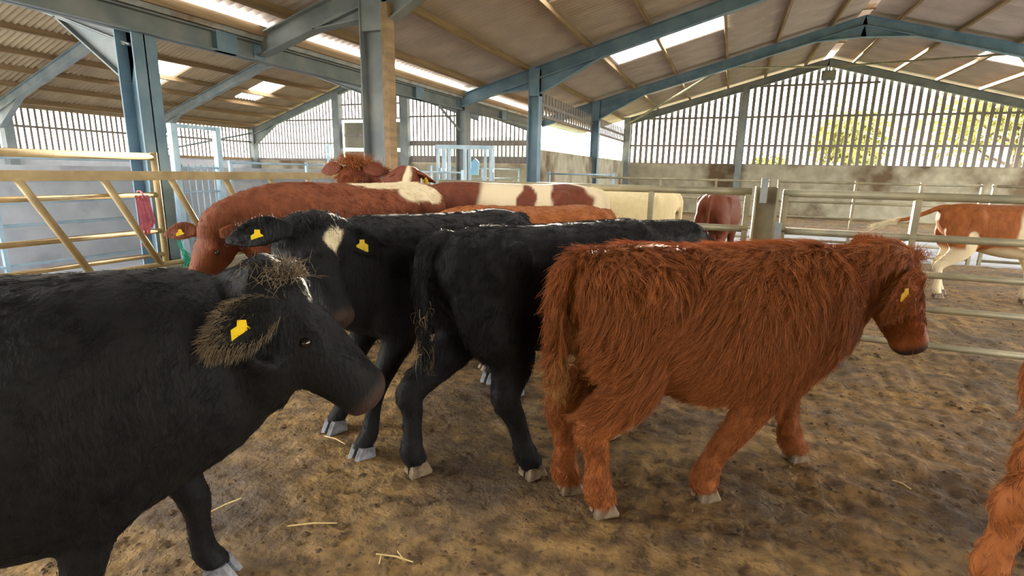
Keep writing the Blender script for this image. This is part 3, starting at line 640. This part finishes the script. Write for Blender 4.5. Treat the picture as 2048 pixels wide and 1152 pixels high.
    for sg in tags:
        Cc, d, wv, face = etips[0 if sg > 0 else 1]; c = Cc[4]+face*.02*HL
        dn = nrm(np.array([0, 0, -1.])+.0*d); sd_ = nrm(np.cross(dn, face)); poly = [(-.014, .012), (.014, .012), (.016, -.008), (.036, -.02), (.036, -.062), (-.036, -.062), (-.036, -.02), (-.016, -.008)]
        z = MB(); ff = nrm(np.cross(sd_, dn)); V3 = []
        for o_ in (0, .004):
            for x, y in poly: V3.append(c + sd_*x*.8 + dn*(-y*.85) + ff*o_)
        z.add(V3, [tuple(range(8)), tuple(reversed(range(8, 16)))]+[(i, 8+i, 8+(i+1) % 8, (i+1) % 8) for i in range(8)])
        z.out('ear_tag', 'tag', root)
    info = dict(mesh=bm, P=P, M=M, a=a, n=nn, l=l, HL=HL, s=s, tail=tp, etips=etips, co=co, F=F, wh=wh, ta=ta, head=onhead, nb=nb_)
    if hair: coat_hair(root, bm, info, **hair)
    return root, info

def strands(name, root, roots, mids, tips, m, rad, wh=None, kind='stuff', npt=5):
    n = len(roots); t = np.linspace(0, 1, npt)[None, :, None]
    Pt = roots[:, None]*(1-t)**2 + mids[:, None]*2*t*(1-t) + tips[:, None]*t*t
    cu = bpy.data.hair_curves.new(name); cu.add_curves([npt]*n)
    cu.attributes['position'].data.foreach_set('vector', Pt.reshape(-1).astype(np.float32))
    r = (rad*np.linspace(1, .25, npt)[None, :]*np.ones((n, 1))).reshape(-1).astype(np.float32)
    ra = cu.attributes.get('radius') or cu.attributes.new('radius', 'FLOAT', 'POINT'); ra.data.foreach_set('value', r)
    if wh is not None:
        wa = cu.attributes.new('white', 'FLOAT', 'POINT'); wa.data.foreach_set('value', np.repeat(wh, npt).astype(np.float32))
    cu.materials.append(MATS[m]); o = ob(name, cu, root); o['kind'] = kind; return o

def coat_hair(root, bm, I, clumps=5000, kids=10, length=.05, lift=.35, spread=.016, m='hair_red', rad=.0011, swirl=.6, legk=.4, headk=.35, seed=1, topk=1.0, side=None, clump_tip=.5, zmin=None, name='coat_hair'):
    r = np.random.default_rng(seed); bm.calc_loop_triangles(); nt_ = len(bm.loop_triangles); tri = np.empty(nt_*3, dtype=np.int32); bm.loop_triangles.foreach_get('vertices', tri); tri = tri.reshape(-1, 3)
    co = I['co']; A, B, C = co[tri[:, 0]], co[tri[:, 1]], co[tri[:, 2]]; N = np.cross(B-A, C-A); ar = np.linalg.norm(N, axis=1); N = N/np.maximum(ar, 1e-12)[:, None]
    w = ar*np.where(I['ta'][tri[:, 0]]*I['head'][tri[:, 0]] > .36, .05, 1)
    if zmin is not None: w = w*np.clip((A[:, 2]/I['s']-zmin+.10*noise3(A, seed+9, 9, 2))/.30, 0, 1)*(A[:, 0] < .75*I['s'])
    k = r.choice(nt_, clumps, p=w/w.sum()); u = r.random((clumps, 2)); f_ = u.sum(1) > 1; u[f_] = 1-u[f_]
    p = A[k] + (B-A)[k]*u[:, :1] + (C-A)[k]*u[:, 1:]; n = N[k]; s = I['s']; P = p/s
    wh = I['wh'][tri[k, 0]]; hd = I['head'][tri[k, 0]] | (tri[k, 0] >= I['nb'])
    flow = np.stack([-.45-.5*np.clip(n[:, 2], 0, 1), np.sign(p[:, 1])*.35*np.clip(n[:, 2], 0, 1), -1.0+0*p[:, 0]], 1)
    neck = (P[:, 0] > .62) & ~hd & (P[:, 2] > .55); flow[neck] = flow[neck]*.6 + np.array([-.5, 0, -.2])
    flow[hd] = I['a']*.7 + np.array([0, 0, -.3])
    lg = P[:, 2] < .5; flow[lg] = np.array([-.05, 0, -1.])
    ang = swirl*noise3(P, seed+5, 7, 3) + .15*r.normal(size=clumps)
    flow = flow - (flow*n).sum(1)[:, None]*n; flow /= np.linalg.norm(flow, axis=1)[:, None]+1e-9
    b = np.cross(n, flow); flow = flow*np.cos(ang)[:, None] + b*np.sin(ang)[:, None]
    ln = length*s*(.7+.6*r.random(clumps)); ln = np.where(hd, ln*headk, ln); ln = np.where(lg, ln*legk, ln); ln = np.where((n[:, 2] > .75) & ~hd, ln*topk, ln); ln = np.where(tri[k, 0] >= I['nb'], length*.55, ln)
    R = lambda x: np.repeat(x, kids, axis=0); K = clumps*kids
    j = r.normal(size=(K, 3))*spread; j -= (j*R(n)).sum(1)[:, None]*R(n)
    ro = R(p)+j-R(n)*.004; L = R(ln)[:, None]*(.75+.5*r.random((K, 1)))
    mid = ro + (R(n)*lift*1.3 + R(flow)*.6)*L*.5
    tip = ro - j*clump_tip + (R(n)*lift*.7 + R(flow))*L + r.normal(size=(K, 3))*.06*L
    strands(name, root, ro, mid, tip, m, rad, R(wh))

def tuft(root, name, centre, dirv, n, spread, length, m, rad=.0012, fan=.5, seed=3, grav=.3):
    r = np.random.default_rng(seed); ro = np.array(centre)+r.normal(size=(n, 3))*np.array(spread); d = nrm(dirv)
    D = d+r.normal(size=(n, 3))*fan; D /= np.linalg.norm(D, axis=1)[:, None]; L = length*(.5+.7*r.random((n, 1)))
    strands(name, root, ro, ro+D*L*.5, ro+D*L+np.array([0, 0, -grav])*L, m, rad)

def ear_coat(root, I, k, m, n=1600, length=.05, rad=.0011, seed=5):
    Cc, d, wv, fc = I['etips'][k]; Cc = np.array(Cc); r = np.random.default_rng(seed); t = r.random(n)**.8; i = np.minimum((t*8).astype(int), 7); f_ = (t*8-i)[:, None]
    w_ = np.interp(t, [0, .12, .35, .6, .85, 1], [.026, .04, .062, .060, .034, .008])*I['HL']; q = (r.random(n)*2-1)
    ro = Cc[i]*(1-f_)+Cc[i+1]*f_ + wv*(q*w_)[:, None] + fc*(.42*q*q*w_ + np.where(r.random(n) > .35, -.012, .012)*I['HL'])[:, None]
    D = d + wv*(q*.9)[:, None] + r.normal(size=(n, 3))*.22 + np.array([0, 0, -.45]); D /= np.linalg.norm(D, axis=1)[:, None]; L = length*(.6+.7*r.random((n, 1)))
    strands('ear_hair', root, ro, ro+D*L*.5-fc*.006, ro+D*L+np.array([0, 0, -.2])*L, m, rad)

def switch(root, I, m, n=700, length=.26, rad=.0016, start=.6, thick=.02):
    tp = I['tail']; i0 = int(len(tp)*start); r = np.random.default_rng(9)
    idx = r.integers(i0, len(tp)-1, n); ro = tp[idx]+r.normal(size=(n, 3))*.014; d = tp[-1]-tp[-4]; d = nrm(d)
    D = d+r.normal(size=(n, 3))*.16; L = length*(.6+.5*r.random((n, 1))); L *= (.5+.5*(idx-i0)/(len(tp)-i0))[:, None]
    strands('tail_switch', root, ro, ro+D*L*.5+r.normal(size=(n, 3))*thick, ro+D*L, m, rad)

def sm(x, a, b): return np.clip((x-a)/(b-a), 0, 1)
def blob(Q, c, r, seed, amp=.35):
    d = np.linalg.norm((Q-np.array(c))/np.array(r), axis=1); return 1-sm(d+amp*noise3(Q, seed, 9, 3), .95, 1.08)

# shaggy red calf
red, I = make_cow('shaggy_red_calf', 'shaggy ginger red calf walking right with a bushy tail', (.99, 2.50), 11, 1.24,
    [(.66, .12), (-.05, -.14), (-.69, .03), (-.59, -.17)], (2.02, 2.70, 1.16), (2.20, 2.66, .71), 'red', .013, belly=.10, leg=1.3, fat=.98, neck=1.05,
    ears=[((-.80, .12, .80), (.2, -1, .1)), ((-.68, -.30, -.45), (.3, -1, .15))], tags=(-1,), earlen=.24, ear_out=.145,
    tailpath=[(-.64, 0, 1.17), (-.735, -.01, 1.17), (-.80, -.03, 1.08), (-.815, -.04, .92), (-.81, -.045, .76), (-.805, -.045, .62)],
    hair=dict(clumps=10000, kids=11, length=.085, lift=.26, spread=.016, m='hair_red', rad=.0011, swirl=.85, legk=.42, headk=.4, seed=2, topk=.85, clump_tip=.85))
coat_hair(red, I['mesh'], I, clumps=4000, kids=12, length=.09, lift=.34, spread=.014, m='hair_red', rad=.0010, swirl=1.1, seed=22, zmin=.5, clump_tip=.9, name='top_coat')
switch(red, I, 'hair_red', 1500, .15, .0012, .15, .02); switch(red, I, 'hair_switch', 900, .15, .0013, .8, .03)
tuft(red, 'poll_tuft', I['P']+np.array([0, 0, .0]), (0, 0, 1), 500, (.04, .04, .015), .08, 'hair_red', .0011, .6)
ear_coat(red, I, 0, 'hair_red', 1500, .045); ear_coat(red, I, 1, 'hair_red', 1700, .05)
# black cow in the near left corner
b1, I = make_cow('black_cow', 'big black cow nearest the feed barrier end, head in profile with matted brown ear', (-1.50, 1.42), 15, 1.26,
    [(.47, .24), (.16, -.15), (-.45, .14), (-.6, -.15)], (-.70, 1.60, 1.225), (-.385, 1.69, .865), 'black', .014, belly=.16, fat=1.08, neck=1.1,
    ears=[((-.85, .25, .38), (0, -1, .3)), ((-.78, -.28, -.26), (.3, -1, .2))], tags=(-1,), earlen=.19, ear_out=.15, hooves='hoof_grey',
    hair=dict(clumps=7000, kids=8, length=.028, lift=.22, spread=.014, m='hair_black', rad=.0010, swirl=.4, legk=.6, headk=.8, seed=3))
tuft(b1, 'poll_tuft', I['P']-I['a']*.01-I['n']*.015, (.1, 0, .8), 1100, (.035, .045, .014), .065, 'hair_brown', .0010, .7)
ear_coat(b1, I, 1, 'hair_brown', 2600, .035); ear_coat(b1, I, 0, 'hair_brown', 350, .035)
# black cow facing the camera
def w_b2(Q, h): return np.where(h['head'] & (h['tn'] > -.12), 1-sm(((h['ta']-.10)/.05)**2+((h['tl']-.045)/.045)**2+.5*noise3(Q, 4, 30, 2), .7, 1.2), 0)
b2, I = make_cow('black_cow', 'black cow facing forward with a pale blaze spot on its forehead', (-.45, 3.24), 228, 1.32,
    [(.66, .12), (.60, -.27), (-.55, .15), (-.62, -.15)], (-.93, 2.50, 1.31), (-.70, 2.33, .90), 'black', .015, white=w_b2, ears=[((.8, .35, -.12), (-.1, -1, .1)), ((-.95, -.05, .04), (.1, -1, .15))], tags=(1, -1), earlen=.28, hooves='hoof_grey', face_up=(-.2, .0, 1),
    hair=dict(clumps=5000, kids=8, length=.028, lift=.22, spread=.014, m='hair_black', rad=.0011, swirl=.4, legk=.6, headk=.8, seed=4))
tuft(b2, 'poll_tuft', I['P']+I['n']*.0, (0, 0, .5)+I['a'], 600, (.05, .05, .02), .05, 'hair_black', .0012, .6)
# black cow walking away beside the red calf
b3, I = make_cow('black_cow', 'black cow seen from behind walking away with dirty tail tassels', (.26, 2.93), 32, 1.30,
    [(.62, .13), (.30, -.15), (-.84, .05), (-.33, -.27)], (1.22, 3.55, 1.17), (1.48, 3.78, .95), 'black', .014, leg=1.15, fat=1.0, belly=.03, hooves='hoof',
    tailpath=[(-.64, 0, 1.175), (-.735, -.0, 1.17), (-.80, -.02, 1.08), (-.80, -.04, .92), (-.80, -.06, .76), (-.80, -.07, .62)],
    hair=dict(clumps=7000, kids=8, length=.035, lift=.25, spread=.014, m='hair_black', rad=.0011, swirl=.45, legk=.6, headk=.8, seed=5))
switch(b3, I, 'hair_black', 500, .12, .0014, .4, .02); switch(b3, I, 'hair_brown', 90, .12, .002, .62, .03)
# red cow at the barrier
def w5(Q, h): return np.maximum(blob(Q, (-.42, .15, 1.15), (.20, .14, .085), 21), blob(Q, (-.15, .06, 1.22), (.28, .12, .05), 22))
r5, I = make_cow('red_cow', 'red cow by the feed barrier with a white streak along its rump', (-1.27, 4.36), 229, 1.46,
    [(.42, .15), (.55, -.15), (-.6, .15), (-.55, -.15)], (-2.06, 3.60, 1.16), (-2.17, 3.40, .76), 'redbrown', .018, white=w5, ears=[((.7, .3, .1), (0, -1, .1)), ((-.95, -.1, .12), (.1, -1, .1))], tags=(-1,), earlen=.24,
    hair=dict(clumps=3500, kids=7, length=.03, lift=.25, spread=.018, m='hair_redbrown', rad=.0014, seed=6))
# red cow with raised head
r6, I = make_cow('red_cow', 'woolly red cow with its head raised in front of the broad column', (-1.38, 6.95), 252, 1.36,
    [(.42, .15), (.45, -.15), (-.6, .15), (-.55, -.15)], (-1.76, 6.0, 1.60), (-1.88, 5.58, 1.24), 'darkred', .022, tags=(), earlen=.22, ears=[((.8, -.1, .12), (0, -1, .1)), ((-.7, .2, .1), (0, -1, .1))],
    hair=dict(clumps=1800, kids=8, length=.06, lift=.5, spread=.025, m='hair_red', rad=.002, seed=7, headk=1.0))
tuft(r6, 'poll_tuft', I['P'], (0, 0, 1), 900, (.08, .09, .03), .12, 'hair_red', .0022, .6); ear_coat(r6, I, 0, 'hair_redbrown', 500, .06, .002)
def w7(Q, h): return np.where(h['head'], 1-sm(abs(h['tl'])+.03*noise3(Q, 9, 20, 2), .025, .04), 0)
r7, I = make_cow('red_cow', 'red cow with a white face and yellow tag behind the white streaked cow', (-.75, 5.92), 181, 1.36,
    [(.42, .15), (.45, -.15), (-.6, .15), (-.55, -.15)], (-1.09, 5.72, 1.57), (-1.14, 5.36, 1.29), 'darkred', .022, white=w7, fat=.85, tags=(1, -1), earlen=.2)
def w8(Q, h): return 1-np.maximum(sm(Q[:, 0]+.05*noise3(Q, 34, 9, 2), .26, .30), np.maximum(np.maximum(blob(Q, (-.52, .25, 1.05), (.22, .25, .26), 31, .8), blob(Q, (-.12, .25, 1.10), (.10, .2, .14), 32, .8)), blob(Q, (-.30, .27, .92), (.14, .2, .16), 33, .8)))
r8, I = make_cow('red_and_white_cow', 'white cow with red patches on hip and flank behind the black cows', (.0, 5.34), 180, 1.46,
    [(.42, .15), (.45, -.15), (-.6, .15), (-.55, -.15)], (-.93, 5.36, .96), (-1.12, 5.36, .60), 'darkred', .022, white=w8, fat=.88)
r9, I = make_cow('red_cow', 'small red cow seen at the rump between black backs and gate', (.14, 4.38), 204, 1.30,
    [(.42, .15), (.45, -.15), (-.6, .15), (-.55, -.15)], (-.74, 3.96, .95), (-1.0, 3.8, .65), 'red', .02, hair=dict(clumps=1800, kids=7, length=.03, lift=.25, spread=.02, m='hair_red', rad=.0016, seed=8))
r10, I = make_cow('red_cow', 'red cow half hidden behind the cream cow', (.95, 9.3), 183, 1.34,
    [(.42, .15), (.45, -.15), (-.6, .15), (-.55, -.15)], (-.05, 9.2, 1.1), (-.4, 9.1, .8), 'red', .026)
r11, I = make_cow('cream_cow', 'plain cream white cow standing behind the gate rails', (1.62, 8.0), 178, 1.35,
    [(.42, .15), (.45, -.15), (-.6, .15), (-.55, -.15)], (.65, 8.1, 1.05), (.3, 8.05, .72), 'cream', .022)
r12, I = make_cow('dark_red_cow', 'dark red cow seen from behind beside the steel gate post', (3.40, 8.9), 58, 1.30,
    [(.42, .15), (.45, -.15), (-.6, .15), (-.55, -.15)], (3.9, 9.85, 1.1), (4.05, 10.1, .8), 'darkred', .02)
def w13(Q, h): return np.maximum(np.maximum(1-sm(Q[:, 2]+.06*noise3(Q, 41, 8, 3), .62, .68), blob(Q, (.12, -.25, .92), (.17, .3, .26), 42)), np.maximum(1-sm(Q[:, 0], -1.22, -1.15), blob(Q, (-.42, -.2, .72), (.07, .3, .16), 43)))
r13, I = make_cow('red_and_white_cow', 'red cow with white belly and legs swinging its tail out', (6.38, 6.98), -14, 1.27,
    [(.52, .14), (.32, -.15), (-.50, .15), (-.66, -.15)], (7.3, 6.7, 1.15), (7.6, 6.6, .85), 'red', .018, white=w13,
    tailpath=[(-.64, 0, 1.17), (-.75, 0, 1.16), (-.90, .02, 1.08), (-1.08, .04, 1.0), (-1.26, .05, .96), (-1.42, .05, .90)])
switch(r13, I, 'hair_pale', 260, .16, .003, .7, .015)
r14, I = make_cow('red_calf', 'ginger calf of which only a shaggy hind leg shows on the open muck', (2.70, 1.88), 3, 1.2,
    [(.5, .14), (.35, -.15), (-.45, .14), (-.84, -.06)], (3.65, 1.9, 1.15), (3.9, 1.9, .82), 'red', .016, leg=1.3,
    hair=dict(clumps=2500, kids=9, length=.06, lift=.3, spread=.016, m='hair_red', rad=.0012, seed=12, legk=.6),
    tailpath=[(-.64, 0, 1.17), (-.70, .0, 1.15), (-.735, .02, 1.08), (-.735, .04, .92), (-.73, .06, .76), (-.72, .07, .66)])
